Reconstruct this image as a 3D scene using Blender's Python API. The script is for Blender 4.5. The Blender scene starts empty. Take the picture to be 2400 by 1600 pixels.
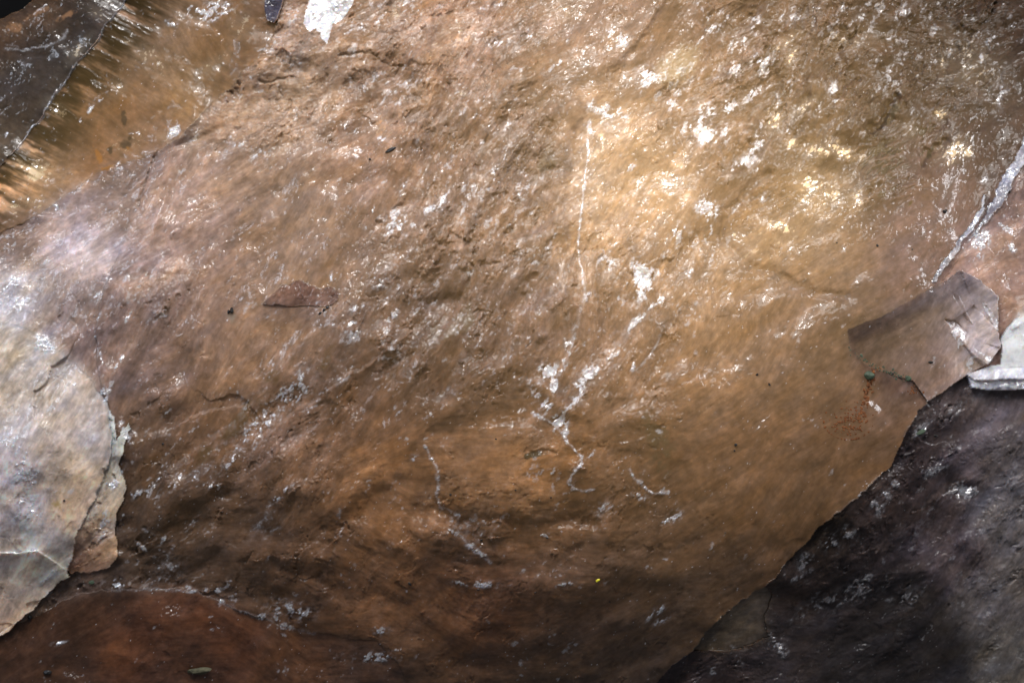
import bpy, math, random
import numpy as np
from mathutils import Vector

# ------------------------------------------------------------------ scale
# The specimen is laid out in "grains" of 0.2 mm: u to the right, v downwards, h towards the viewer.
S = 2e-4
def P(u, v, h=0.0):
    return Vector(((u - 1200) * S, -h * S, (800 - v) * S))

scene = bpy.context.scene
coll = scene.collection

# ------------------------------------------------------------------ camera
cam_d = bpy.data.cameras.new('camera'); cam = bpy.data.objects.new('camera', cam_d); coll.objects.link(cam)
cam.location = P(1200, 800, 6000); cam.rotation_euler = (math.radians(90), 0, 0)
cam_d.sensor_width = 36; cam_d.lens = 36 * 6000 / 2400
cam_d.clip_start = 0.01; cam_d.clip_end = 50
scene.camera = cam

# ------------------------------------------------------------------ world, lamps, exposure
w = bpy.data.worlds.new('World'); scene.world = w; w.use_nodes = True
w.node_tree.nodes['Background'].inputs[0].default_value = (0.72, 0.74, 0.82, 1)
w.node_tree.nodes['Background'].inputs[1].default_value = 0.14

def area(name, pos, target, sx, sy, power, col, spread=180):
    d = bpy.data.lights.new(name, 'AREA'); d.shape = 'RECTANGLE'; d.size = sx * S; d.size_y = sy * S
    d.energy = power; d.color = col; d.spread = math.radians(spread)
    o = bpy.data.objects.new(name, d); coll.objects.link(o)
    o.location = P(*pos); dr = P(*target) - P(*pos)
    o.rotation_euler = dr.to_track_quat('-Z', 'Y').to_euler()
    return o
area('softbox_lamp', (1250, -1700, 2500), (1250, 380, 0), 2800, 1500, 1.22, (1.0, 0.97, 0.95), 100)
area('key_lamp', (750, -1600, 2300), (1250, 480, 0), 400, 300, 0.62, (1.0, 0.98, 0.97), 100)
area('left_sheen_lamp', (-1500, -300, 1500), (250, 620, 0), 700, 900, 0.25, (0.80, 0.87, 1.0), 90)  # side lamp added for a cool sheen on the left faces
area('rim_lamp', (4000, -300, 900), (2300, 900, 0), 500, 800, 0.32, (0.95, 0.96, 1.0), 90)
area('back_lamp', (1650, 150, -1300), (1650, 330, 0), 900, 450, 0.58, (1.0, 0.80, 0.57), 75)
area('back_lamp', (120, 250, -900), (150, 330, 0), 300, 300, 0.12, (1.0, 0.80, 0.52), 120)
scene.view_settings.view_transform = 'Standard'; scene.view_settings.look = 'None'
scene.view_settings.exposure = 0.0; scene.view_settings.gamma = 1.0
scene.view_settings.use_curve_mapping = False
scene.cycles.max_bounces = 6; scene.cycles.diffuse_bounces = 3
scene.cycles.use_denoising = True

# ------------------------------------------------------------------ noise tools on one grid
STEP = 1.9
U0, U1, V0, V1 = -180.0, 2580.0, -180.0, 1780.0
NU = int((U1 - U0) / STEP) + 1; NV = int((V1 - V0) / STEP) + 1
us = U0 + np.arange(NU) * STEP; vs = V0 + np.arange(NV) * STEP
U, V = np.meshgrid(us, vs); U = U.astype(np.float32); V = V.astype(np.float32)
KX = np.fft.rfftfreq(NU, STEP)[None, :] * 2 * math.pi
KY = np.fft.fftfreq(NV, STEP)[:, None] * 2 * math.pi

def noise(seed, ang=0, L=60, T=60, p=1.0, cut=0.0):
    """Fractal field with unit deviation: long size L along ang (degrees, anticlockwise), T across."""
    r = np.random.default_rng(seed)
    a = math.radians(ang)
    ks = KX * math.cos(a) - KY * math.sin(a); kt = KX * math.sin(a) + KY * math.cos(a)
    F = (1 + (ks * L / 6.28) ** 2 + (kt * T / 6.28) ** 2) ** (-p)
    if cut: F = F * np.exp(-((KX ** 2 + KY ** 2) * cut * cut / 2))
    F[0, 0] = 0
    n = np.fft.irfft2(np.fft.rfft2(r.standard_normal((NV, NU))) * F, s=(NV, NU))
    return (n / n.std()).astype(np.float32)

def sstep(a, b, x):
    t = np.clip((x - a) / (b - a), 0, 1); return t * t * (3 - 2 * t)

def field(pts, sig=110, k=None):
    """Smooth field through scattered values (u, v, value...)."""
    pts = np.array(pts, float)
    q = 8
    cu, cv = np.meshgrid(us[::q], vs[::q])
    num = np.zeros(cu.shape + (pts.shape[1] - 2,)); den = np.zeros(cu.shape)
    for p in pts:
        d2 = (cu - p[0]) ** 2 + (cv - p[1]) ** 2
        ww = np.exp(-d2 / (2 * sig * sig)) + 1e-3 * (sig * sig / (d2 + sig * sig)) ** 2
        den += ww; num += ww[..., None] * p[2:]
    num /= den[..., None]
    fi = np.clip(np.arange(NV) / q, 0, cu.shape[0] - 1.001); fj = np.clip(np.arange(NU) / q, 0, cu.shape[1] - 1.001)
    i = fi.astype(int); j = fj.astype(int); a = (fi - i)[:, None, None]; b = (fj - j)[None, :, None]
    def g(ii, jj): return num[np.ix_(ii, jj)]
    r = (g(i, j) * (1 - a) * (1 - b) + g(i + 1, j) * a * (1 - b) + g(i, j + 1) * (1 - a) * b + g(i + 1, j + 1) * a * b)
    return r.astype(np.float32).squeeze()

def scallop(seed, size, ang=0, stretch=1.0, tilt=0.5):
    """Broken conchoidal chips: lower envelope of tilted bowls, one per jittered cell."""
    r = np.random.default_rng(seed)
    a = math.radians(ang)
    X = (U * math.cos(a) - V * math.sin(a)) / (size * stretch); Y = (U * math.sin(a) + V * math.cos(a)) / size
    X = X + 0.35 * noise(seed + 1, L=size * 1.5, T=size * 1.5, p=1.6)
    Y = Y + 0.35 * noise(seed + 2, L=size * 1.5, T=size * 1.5, p=1.6)
    X -= X.min() - 2; Y -= Y.min() - 2
    nx, ny = int(X.max()) + 4, int(Y.max()) + 4
    jx, jy = r.random((ny, nx)), r.random((ny, nx)); gx, gy = r.normal(0, tilt, (ny, nx)), r.normal(0, tilt, (ny, nx)); b = r.random((ny, nx)) * 0.6
    ix, iy = X.astype(int), Y.astype(int)
    best = np.full(X.shape, 1e9, np.float32)
    for dx in (-1, 0, 1):
        for dy in (-1, 0, 1):
            cx, cy = ix + dx, iy + dy
            ex = X - cx - jx[cy, cx]; ey = Y - cy - jy[cy, cx]
            best = np.minimum(best, ex * ex + ey * ey + gx[cy, cx] * ex + gy[cy, cx] * ey + b[cy, cx])
    return (best - best.mean()).astype(np.float32)

def plates(seed, size, ang=0, stretch=1.0, tilt=0.3, wob=0.35):
    """Splintered plates: every cell is one flat tilted splinter. Returns its relief and a value of its own."""
    r = np.random.default_rng(seed); a = math.radians(ang)
    ww = size * 3
    nu, nv_ = noise(seed + 1, L=ww, T=ww, p=1.3) * wob, noise(seed + 2, L=ww, T=ww, p=1.3) * wob
    X = (U * math.cos(a) - V * math.sin(a)) / (size * stretch) + nu; Y = (U * math.sin(a) + V * math.cos(a)) / size + nv_
    X -= X.min() - 2; Y -= Y.min() - 2
    nx, ny = int(X.max()) + 4, int(Y.max()) + 4
    jx, jy = r.random((ny, nx)), r.random((ny, nx)); gx, gy = r.normal(0, tilt, (ny, nx)), r.normal(0, tilt, (ny, nx)); val = r.random((ny, nx))
    ix, iy = X.astype(int), Y.astype(int)
    best = np.full(X.shape, 1e9, np.float32); h = np.zeros(X.shape, np.float32); vv_ = np.zeros(X.shape, np.float32)
    for dx in (-1, 0, 1):
        for dy in (-1, 0, 1):
            cx, cy = ix + dx, iy + dy
            ex = X - cx - jx[cy, cx]; ey = Y - cy - jy[cy, cx]; d = ex * ex + ey * ey; m_ = d < best
            best = np.where(m_, d, best); h = np.where(m_, (gx[cy, cx] * ex * stretch + gy[cy, cx] * ey) * size, h); vv_ = np.where(m_, val[cy, cx], vv_)
    return h.astype(np.float32), vv_.astype(np.float32)

def blur(a, sig):
    Fk = np.exp(-((KX ** 2 + KY ** 2) * sig * sig / 2))
    return np.fft.irfft2(np.fft.rfft2(a) * Fk, s=(NV, NU)).astype(np.float32)

warp_u = noise(11, L=90, T=90, p=1.0); warp_v = noise(12, L=90, T=90, p=1.0)

def inside(poly, rough=2.0):
    x = U + warp_u * rough; y = V + warp_v * rough
    m = np.zeros(U.shape, bool); n = len(poly)
    for i in range(n):
        (x1, y1), (x2, y2) = poly[i], poly[(i + 1) % n]
        if y1 == y2: continue
        c = (y1 > y) != (y2 > y)
        m ^= c & (x < (x2 - x1) * (y - y1) / (y2 - y1) + x1)
    return m

def seg_dist(line, wob=3.0):
    """Distance to a polyline and the signed side of it."""
    x = U + warp_u * wob; y = V + warp_v * wob
    best = np.full(U.shape, 1e9, np.float32); side = np.zeros(U.shape, np.float32)
    for (x1, y1), (x2, y2) in zip(line[:-1], line[1:]):
        dx, dy = x2 - x1, y2 - y1; L2 = dx * dx + dy * dy + 1e-6
        t = np.clip(((x - x1) * dx + (y - y1) * dy) / L2, 0, 1)
        d = np.hypot(x - x1 - t * dx, y - y1 - t * dy); c = (dx * (y - y1) - dy * (x - x1)) / math.sqrt(L2)
        m = d < best; best = np.where(m, d, best); side = np.where(m, c, side)
    return best, side

def blob(acc, u, v, ln, wd, ang, s):
    """Add a soft oval of strength s (long ln, wide wd) to acc (keeps the larger)."""
    R = max(ln, wd) * 1.6 + 6
    i0, i1 = max(0, int((v - R - V0) / STEP)), min(NV, int((v + R - V0) / STEP) + 2)
    j0, j1 = max(0, int((u - R - U0) / STEP)), min(NU, int((u + R - U0) / STEP) + 2)
    if i0 >= i1 or j0 >= j1: return
    a = math.radians(ang); x = U[i0:i1, j0:j1] - u; y = V[i0:i1, j0:j1] - v
    p = (x * math.cos(a) - y * math.sin(a)) / (ln * 0.6); q = (x * math.sin(a) + y * math.cos(a)) / (wd * 0.6)
    acc[i0:i1, j0:j1] = np.maximum(acc[i0:i1, j0:j1], s * np.exp(-(p * p + q * q) * 0.8))

def line_mask(acc, line, wd, s, wob=2.0):
    d, _ = seg_dist(line, wob); np.maximum(acc, s * np.exp(-(d / wd) ** 2), out=acc)

# ------------------------------------------------------------------ the faces of the stone (outlines as read off the specimen)
R = {}
R['dark_crystal_face'] = [(-10, 36), (30, 20), (72, -8), (150, -200), (420, -200), (286, 0), (20, 347), (-200, 640), (-200, 60)]
R['clear_crystal_face'] = [(286, 0), (420, -200), (668, -200), (660, 0), (638, 77), (597, 143), (500, 235), (454, 281), (425, 318), (393, 335), (378, 350), (286, 380),
                   (224, 403), (92, 490), (0, 540), (-200, 640), (20, 347)]
R['frosted_facet'] = [(-200, 640), (0, 540), (92, 490), (224, 403), (286, 380), (378, 350), (352, 378), (337, 403), (327, 449), (314, 480), (301, 505), (270, 610),
                      (255, 648), (245, 684), (230, 755), (225, 850), (250, 938), (219, 897), (178, 856), (143, 825), (110, 800), (60, 768), (0, 755), (-200, 740)]
R['pale_slab'] = [(-200, 740), (0, 755), (60, 768), (110, 800), (143, 825), (178, 856), (219, 897), (250, 938), (255, 953), (265, 1014), (255, 1086), (224, 1152), (194, 1203),
                  (168, 1269), (156, 1310), (138, 1341), (143, 1359), (110, 1376), (77, 1420), (41, 1453), (0, 1489), (-200, 1620)]
R['thin_flake'] = [(255, 953), (272, 975), (276, 1030), (301, 990), (306, 1004), (293, 1040), (276, 1086), (293, 1147), (283, 1178), (265, 1208), (263, 1259), (265, 1310), (240, 1336),
                   (214, 1346), (145, 1351), (138, 1341), (156, 1310), (168, 1269), (194, 1203), (224, 1152), (255, 1086), (265, 1014)]
R['rusty_base_facet'] = [(-200, 1620), (0, 1489), (50, 1463), (150, 1407), (245, 1392), (290, 1382), (347, 1392), (398, 1387), (449, 1400), (500, 1422), (551, 1448),
                         (597, 1463), (643, 1479), (765, 1500), (880, 1520), (930, 1575), (960, 1800), (-200, 1800)]
R['dark_face'] = [(2279, 877), (2233, 902), (2182, 940), (2156, 968), (2136, 1004), (2110, 1060), (2095, 1096), (2023, 1157), (1967, 1203), (1916, 1249), (1876, 1295),
                  (1840, 1336), (1804, 1382), (1753, 1412), (1702, 1453), (1626, 1545), (1600, 1565), (1400, 1800), (2600, 1800), (2600, 900), (2400, 915), (2286, 908)]
R['sliver_facet'] = [(1804, 1382), (1778, 1397), (1702, 1453), (1626, 1545), (1753, 1535), (1819, 1514), (1804, 1458), (1824, 1402)]
R['grey_facet'] = [(1993, 815), (1985, 770), (2060, 745), (2130, 705), (2207, 663), (2258, 633), (2304, 653), (2347, 694), (2350, 796), (2353, 815), (2319, 856),
                   (2279, 877), (2182, 940), (2166, 922), (2141, 892), (2090, 877), (2059, 866), (2020, 850)]
R['pink_facet'] = [(2440, 300), (2340, 470), (2310, 515), (2250, 610), (2207, 663), (2258, 633), (2304, 653), (2347, 694), (2350, 796), (2365, 770), (2400, 740), (2600, 700), (2600, 250)]
R['white_chip'] = [(2274, 878), (2330, 858), (2355, 853), (2357, 815), (2352, 797), (2365, 772), (2400, 737), (2600, 700), (2600, 900), (2400, 915), (2360, 917), (2314, 914), (2286, 909)]
R['wedge_inclusion'] = [(618, 714), (640, 690), (663, 670), (680, 667), (690, 660), (704, 656), (722, 664), (750, 679), (775, 672), (797, 684), (796, 704), (780, 712), (757, 720), (720, 714), (670, 715)]
R['bright_blade'] = [(2470, 240), (2476, 300), (2424, 366), (2345, 492), (2300, 548), (2296, 543), (2338, 470), (2362, 420)]
R['bright_blade#2'] = [(2324, 447), (2328, 455), (2300, 520), (2245, 600), (2200, 655), (2191, 657), (2215, 615), (2270, 545), (2308, 480)]
R['dark_chip'] = [(617, -10), (664, -10), (652, 30), (640, 52), (622, 44), (617, 20)]
names = ['amber_face'] + list(R)
LAB = np.zeros(U.shape, np.int16)
for i, nme in enumerate(names[1:], 1):
    LAB[inside(R[nme], {'grey_facet': 1.0, 'white_chip': 0.7, 'bright_blade': 3.0, 'bright_blade#2': 3.0, 'wedge_inclusion': 1.3, 'dark_crystal_face': 1.2, 'dark_chip': 1}.get(nme, 2.2))] = i
void = inside([(-200, 45), (-10, 38), (30, 20), (72, -8), (150, -200), (-200, -200)], 2.0)
LAB[void] = -1

# ------------------------------------------------------------------ body colour zoning, glow and sheen included (appearance in display values at scattered places)
Z = {}
Z['amber_face'] = '''650 40 165 135 98|720 60 170 140 105|900 60 160 130 95|1080 80 185 145 105|1250 80 150 125 95|1420 60 165 135 105|1560 80 160 130 95|1700 60 150 120 90|1850 60 135 105 75|2000 60 115 88 65|2150 60 95 72 58|2350 60 85 62 48
700 250 165 138 102|560 230 158 128 88|900 250 150 125 95|1100 250 150 122 90|1300 250 150 122 88|1450 260 185 155 108|1600 200 165 138 105|1700 300 170 140 100|1900 250 142 114 76|2100 280 105 85 62|2300 250 100 78 62|1250 160 135 110 82
430 450 160 135 112|560 400 160 135 105|700 430 155 130 100|900 420 158 130 98|1100 420 148 120 88|1290 400 132 112 90|1400 400 195 165 115|1550 400 178 148 100|1750 420 155 125 85|1900 450 180 152 98|2060 400 120 98 68|2200 430 155 125 102|2350 380 110 88 70|870 340 165 125 88
380 600 150 128 108|520 600 145 118 92|650 600 152 124 88|900 600 155 128 98|1100 560 150 122 90|1250 560 150 124 95|1350 560 175 145 100|1500 600 172 142 100|1620 640 158 130 88|1800 560 175 145 98|1950 600 152 126 92|2150 600 142 116 98|2200 540 155 128 110
300 780 138 118 105|400 780 130 108 88|600 780 145 116 82|750 700 145 118 88|900 800 130 103 75|1050 760 118 94 70|1200 740 135 108 80|1350 780 150 122 92|1500 780 150 120 80|1700 760 142 114 74|1830 740 132 106 74|1950 800 118 95 68
300 900 120 100 84|400 920 115 92 70|560 900 128 100 68|700 950 110 88 68|850 930 112 84 56|1050 900 112 88 62|1200 930 125 97 64|1450 900 138 108 72|1600 880 135 106 70|1800 880 128 100 68|2050 960 108 84 64
350 1050 75 58 42|500 1050 88 66 44|650 1050 100 78 60|880 1060 122 90 56|1050 1030 108 82 56|1200 1040 122 91 56|1380 1040 120 90 56|1530 1040 88 66 40|1700 1050 118 89 58|1900 1050 108 82 56|2060 1080 92 70 48
400 1200 60 46 32|550 1200 74 58 44|700 1200 72 54 38|900 1150 112 83 52|1100 1130 116 86 52|1300 1150 112 84 52|1600 1150 104 79 50|1800 1150 94 71 46|1980 1160 84 64 42|330 1330 60 48 38
250 1370 60 50 42|560 1350 58 45 34|700 1330 70 52 36|900 1300 84 60 36|1100 1280 70 52 38|1300 1270 76 58 42|1500 1270 80 62 44|1700 1300 74 56 38|1830 1290 72 54 36|800 1420 66 46 28
1000 1400 72 50 30|1150 1440 76 50 30|1350 1400 68 52 38|1550 1420 58 46 34|1680 1410 56 44 30|1000 1560 56 42 30|1250 1560 54 42 30|1500 1560 42 34 27'''
Z['dark_crystal_face'] = '20 60 120 90 70|90 20 110 85 68|60 90 55 50 50|130 110 58 54 56|160 50 48 42 42|240 20 82 70 66|60 160 85 76 76|140 150 92 82 78|30 240 75 65 60|10 310 100 85 72'
Z['clear_crystal_face'] = '300 60 85 66 46|200 140 70 56 38|110 270 75 58 38|50 330 70 56 42|60 400 190 155 105|20 460 150 115 72|170 330 125 98 64|130 440 148 118 78|240 230 130 100 62|300 300 150 112 68|240 370 135 95 52|330 180 140 112 78|420 60 140 116 86|520 60 138 108 72|470 150 128 102 66|560 110 140 110 72|360 330 155 118 78|430 240 150 120 75|600 40 135 105 72|40 520 140 115 92'
Z['frosted_facet'] = '40 580 140 118 100|160 580 205 190 184|160 500 170 150 138|270 440 140 120 102|300 400 135 115 100|60 680 185 178 172|20 720 198 196 190|150 700 145 128 116|200 800 135 115 106|100 760 140 126 116'  # bright glow and lavender sheen put into the facet's colours
Z['pale_slab'] = '30 800 165 152 128|100 850 160 148 126|180 900 156 142 122|40 920 158 142 114|30 1000 158 148 134|180 1000 158 144 124|130 1100 152 134 106|40 1120 158 146 142|60 1220 150 140 138|150 1200 152 124 84|30 1300 128 116 98|100 1320 138 124 104|60 1390 122 108 84|10 1450 108 88 60'
Z['thin_flake'] = '290 1020 150 150 138|265 1100 125 122 108|250 1180 112 102 86|220 1280 95 78 58|180 1330 82 60 44'
Z['rusty_base_facet'] = '60 1480 50 32 18|240 1430 58 38 22|300 1500 66 40 22|500 1480 72 44 24|420 1560 56 36 22|700 1540 64 42 24|850 1580 62 44 30|100 1570 46 30 18'
Z['dark_face'] = '2230 920 88 78 76|2350 960 92 85 88|2200 1010 56 48 48|2150 1090 48 40 40|2380 1080 84 80 80|2270 1100 74 66 68|2060 1190 52 42 38|2200 1200 50 42 42|2380 1200 74 72 72|1950 1280 42 34 30|2080 1300 44 38 38|2250 1300 56 50 52|1880 1370 44 36 32|1980 1420 34 30 30|2150 1420 28 25 24|2370 1420 62 60 60|1700 1570 34 28 28|1850 1550 34 30 30|2050 1560 24 22 22|2250 1560 24 22 22|2380 1560 56 54 50|1930 1260 36 28 18'
Z['sliver_facet'] = '1720 1480 54 46 36|1790 1430 58 50 42|1680 1530 44 38 32'
Z['grey_facet'] = '2005 780 94 74 54|2030 830 96 76 57|2060 760 98 79 60|2110 790 108 90 74|2160 860 112 94 80|2180 720 126 108 92|2250 760 140 124 112|2200 860 128 106 92|2320 720 190 182 180|2270 680 120 104 96|2300 830 165 155 150|2130 860 118 98 84'
Z['pink_facet'] = '2310 570 215 190 172|2380 480 175 150 132|2270 620 170 140 118|2370 650 165 138 118|2390 700 150 126 108|2330 520 175 145 122'
Z['white_chip'] = '2300 890 165 168 170|2380 870 165 168 172|2390 780 215 222 228|2365 830 200 204 210'  # facet catching light; its brightness is put into the colour
Z['wedge_inclusion'] = '632 706 120 100 82|660 685 112 84 66|692 666 128 76 46|710 672 124 70 44|720 690 128 104 90|745 698 124 98 82|770 690 128 92 70|788 692 118 84 64|700 708 150 130 110|750 714 150 130 112|730 700 134 92 66'
Z['bright_blade'] = '2400 380 190 192 200|2350 460 165 165 172|2310 530 150 135 128'
Z['bright_blade#2'] = '2310 470 180 180 188|2250 580 165 160 160|2200 650 170 165 165'
Z['dark_chip'] = '630 10 78 74 88|645 30 110 105 112'

def lin(c):
    c = np.clip(c, 0, 255) / 255.0
    return np.where(c <= 0.04045, c / 12.92, ((c + 0.055) / 1.055) ** 2.4)

def zone(nme):
    rows = [list(map(float, t.split())) for t in Z[nme].replace('\n', '|').split('|') if t.strip()]
    a = np.array(rows); a[:, 2:] = lin(a[:, 2:])
    return a

APP = np.zeros(U.shape + (3,), np.float32)
for i, nme in enumerate(names):
    m = LAB == i
    f = field(zone(nme), 75 if nme == 'amber_face' else 38)
    APP[m] = f[m]
EXPO = field([(1200, -100, 1.2), (1200, 300, 1.05), (1200, 600, .95), (200, 600, .9), (700, 400, 1.2), (500, 600, 1.1), (650, 1000, .75), (850, 180, 1.25), (200, 1000, .8), (1200, 900, .59), (1200, 1200, .31), (1200, 1500, .22), (200, 1400, .24), (750, 1250, .25), (550, 1200, .28),
              (1900, 60, 1.8), (2150, 80, 2.2), (2350, 60, 2.4), (2300, 250, 2.3), (2350, 390, 1.5), (2080, 330, 1.5), (1250, 200, 1.35), (1100, 300, 1.25), (1050, 760, 1.7), (2300, 600, 1.0), (2100, 560, 1.1), (1850, 930, .78), (2300, 900, .5), (2300, 1200, .33), (2300, 1500, .28), (200, 100, 1.0), (550, 1050, .66), (400, 760, .7), (1050, 760, .95), (1530, 1040, .66), (1700, 1430, .3)], 200)
APP[..., 1] *= .925
lum_ = APP @ np.array((.35, .5, .15), np.float32)
APP = lum_[..., None] + (APP - lum_[..., None]) * .89; APP *= 1.04
gf = LAB == names.index('grey_facet'); APP[gf] *= (.80 + .20 * sstep(2000, 2180, U[gf]))[:, None]
sl = LAB == names.index('pale_slab'); g_ = APP[sl].mean(-1, keepdims=True); APP[sl] = g_ * .35 * np.array((1.02, .98, 1.02), np.float32) + APP[sl] * .65
APP[LAB == 0] *= np.array((1.07, 1.065, 1.14), np.float32)
APP[..., 2] *= np.where(LAB == 0, 1 - .16 * sstep(750, 1200, V), 1)
APP[..., 0] *= np.where(LAB == 0, 1 + .05 * sstep(750, 1200, V), 1)
APP *= ((1 + .30 * (1 - sstep(400, 1300, U)) * (1 - sstep(1000, 1500, V))) * (1 + .42 * sstep(950, 1400, V)))[..., None]
for n_, c_ in (('dark_face', (1.04, 1.02, .96)), ('grey_facet', (1.34, 1.38, 1.42)), ('dark_crystal_face', (1.0, 1.04, .92)), ('pink_facet', (1.25, 1.2, 1.2)), ('clear_crystal_face', (1.12, 1.08, 1.1)), ('sliver_facet', (1.0, 1.02, .9))):
    APP[LAB == names.index(n_)] *= np.array(c_, np.float32)
GAIN = {'frosted_facet': .92, 'dark_crystal_face': .62, 'clear_crystal_face': .75, 'pale_slab': 1.42, 'wedge_inclusion': .85, 'bright_blade': 1.6, 'bright_blade#2': 2.0, 'thin_flake': 2.2, 'rusty_base_facet': .78, 'dark_face': .8, 'sliver_facet': 1.2, 'grey_facet': .95, 'white_chip': 1.5, 'dark_chip': .7}
for n_, g_ in GAIN.items(): APP[LAB == names.index(n_)] *= g_
EXPO *= 1.30 + .16 * sstep(600, 1300, V)
BASE = np.clip(APP / EXPO[..., None], 0.006, 0.85)
# faces that pass into each other: their colours mingle, except along the clean breaks
hard = np.zeros_like(U)
for ln in ([(255, 940), (265, 1014), (255, 1086), (224, 1152), (168, 1269), (138, 1341), (77, 1420), (0, 1489), (-180, 1600)], [(2350, 690), (2353, 815), (2279, 877), (2182, 940), (2110, 1060), (2023, 1157), (1876, 1295), (1753, 1412), (1626, 1545), (1450, 1780)],
           [(420, -180), (286, 0), (20, 347), (-180, 600)], [(2279, 877), (2400, 915), (2580, 900)], [(617, -20), (620, 45), (660, 10), (664, -20)], [(2440, 290), (2410, 360), (2350, 480), (2300, 546)], [(2326, 450), (2290, 520), (2230, 610), (2192, 657)], [(2207, 663), (2304, 653), (2350, 700)], [(618, 714), (700, 680), (797, 690)], [(306, 1004), (276, 1086), (263, 1259), (240, 1336)]):
    dd, _ = seg_dist(ln, 0); hard = np.maximum(hard, 1 - sstep(25, 60, dd))
BL = np.stack([blur(BASE[..., q], 15) for q in range(3)], -1)
BASE = np.clip(BASE * hard[..., None] + BL * (1 - hard[..., None]), .006, .85)

# ------------------------------------------------------------------ relief
flow_pts = [(500, 500, 55), (400, 800, 55), (1100, 400, 58), (1250, 600, 52), (900, 150, 35), (700, 250, 30), (1500, 300, 45), (1800, 200, 48), (2150, 60, 15), (2050, 380, 60),
            (1800, 900, 35), (1600, 1100, 30), (1200, 1100, 0), (1200, 1350, -12), (900, 900, 45), (700, 1000, 48), (400, 1250, 50), (500, 1400, -12), (1600, 1400, 15),
            (1000, 1200, -20), (200, 200, -27), (450, 150, -35), (100, 420, -25), (100, 600, 50), (100, 1000, 60), (2300, 1100, 50), (1950, 1350, 40), (2350, 1400, 60), (2050, 1500, 20), (2200, 700, 40), (1450, 780, 75)]
fp = np.array(flow_pts, float)
c2 = field(np.c_[fp[:, :2], np.cos(np.radians(fp[:, 2] * 2)), np.sin(np.radians(fp[:, 2] * 2))], 110)
FLOW = 0.5 * np.arctan2(c2[..., 1], c2[..., 0])
FLOW += 0.22 * noise(21, L=260, T=260, p=1.3)

def flowed(seed, L, T, p=1.0, fn=None, cut=0.0):
    acc = 0; tot = 0
    for k in range(6):
        a = k * 30
        ww = np.maximum(np.cos(FLOW - math.radians(a)) ** 2, 0) ** 9
        n = noise(seed + k * 7, a, L, T, p, cut)
        if fn: n = fn(n)
        acc = acc + ww * n; tot = tot + ww * ww
    return (acc / np.sqrt(tot)).astype(np.float32)

streak = flowed(100, 110, 42, 1.05)                       # long torn ridges
fibre = 0.75 * flowed(200, 30, 10, 1.0) + 0.65 * noise(260, L=16, T=16, p=1.0)                          # fine fibres
big = flowed(300, 420, 170, 1.5)
chipA = scallop(400, 46, 50, 1.9)
chipB = scallop(430, 19, 55, 1.5)
chipD = scallop(445, 27, 20, 1.3)
chipC = scallop(460, 7.5, 50, 1.6)
plA, plAv = plates(600, 26, 52, 3.6, .22)
plB, plBv = plates(610, 11, 56, 3.2, .26)
plC, plCv = plates(620, 6, 50, 2.6, .28)
plX, plXv = plates(630, 22, -28, 2.0, .22)
patchy = sstep(-0.6, 1.4, noise(500, 50, 160, 110, 1.2))

ROUGH = field([(700, 150, .9), (900, 400, .75), (1100, 300, 1.05), (1250, 450, 1.0), (1430, 480, .14), (1440, 330, .25), (1560, 430, .3), (1590, 130, .4), (1650, 250, 1.2), (1800, 100, 1.1), (2100, 150, 1.1), (2050, 350, .8), (1870, 460, .6), (1880, 570, .14), (2150, 560, .12), (2230, 420, .2),
               (1700, 750, .12), (1850, 900, .10), (1700, 1050, .14), (1950, 1050, .08), (1750, 1200, .18), (2050, 1000, .08), (1480, 820, .5), (1350, 900, .5), (1500, 650, .9), (600, 600, .22), (500, 780, .15), (600, 880, .1), (700, 620, .15), (420, 600, .4), (330, 700, .6),
               (350, 950, .4), (500, 1000, .3), (750, 900, .6), (1000, 750, .9), (1200, 700, .8), (650, 1050, .6), (450, 1200, .6), (700, 1300, .45), (950, 1080, .22), (1200, 1080, .30), (1100, 1280, .5), (1400, 1200, .35), (900, 1400, .25), (1300, 1450, .25), (1600, 1400, .2), (250, 1370, .6),
               (550, 450, .3), (700, 470, .25), (830, 450, .4), (400, 430, .25), (600, 300, .7)], 90)
def rmap(nme, val, var=0):
    m = LAB == names.index(nme); ROUGH[m] = val
DR = .75 * field([(2130, 1080, .7), (2000, 1200, .7), (1900, 1320, .7), (2200, 1150, .5), (2250, 1000, .35), (2350, 950, .3), (2380, 1200, .6), (2100, 1300, .35), (2100, 1400, .5), (2000, 1430, .55), (2200, 1500, .15), (1950, 1550, .2), (1750, 1570, .6), (2380, 1450, .5)], 90)
for n_, v_ in (('dark_crystal_face', .22), ('clear_crystal_face', .07), ('frosted_facet', .28), ('pale_slab', .22), ('thin_flake', .5), ('rusty_base_facet', .16), ('dark_face', .75),
               ('sliver_facet', .2), ('grey_facet', .10), ('pink_facet', .2), ('white_chip', .25), ('dark_chip', .4), ('wedge_inclusion', .35), ('bright_blade', .5), ('bright_blade#2', .5)): rmap(n_, v_)

ROUGH = np.where(LAB == names.index('dark_face'), DR, ROUGH)
MACRO = field([(0, -100, -40), (1200, -150, -130), (2400, -150, -260), (600, 100, -40), (1200, 150, -30), (1800, 100, -60), (2350, 200, -170), (300, 300, -50), (0, 300, -90), (700, 400, 20), (1100, 450, 50), (1600, 400, 0), (2000, 400, -10), (2350, 500, -60),
               (0, 650, -30), (400, 700, 20), (900, 750, 70), (1300, 750, 60), (1600, 800, 25), (2000, 800, 30), (2350, 850, -60), (100, 1050, 10), (400, 1100, -20), (800, 1080, 50), (1200, 1050, 70), (1600, 1100, 60), (1950, 1100, 20),
               (400, 1350, -70), (900, 1330, -30), (1300, 1330, -20), (1650, 1350, -60), (2200, 1200, -105), (2300, 980, -75), (100, 1500, -160), (600, 1550, -210), (1100, 1580, -190), (1500, 1600, -230), (2000, 1500, -230), (2400, 1400, -170), (1200, 1780, -420)], 170)

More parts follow.
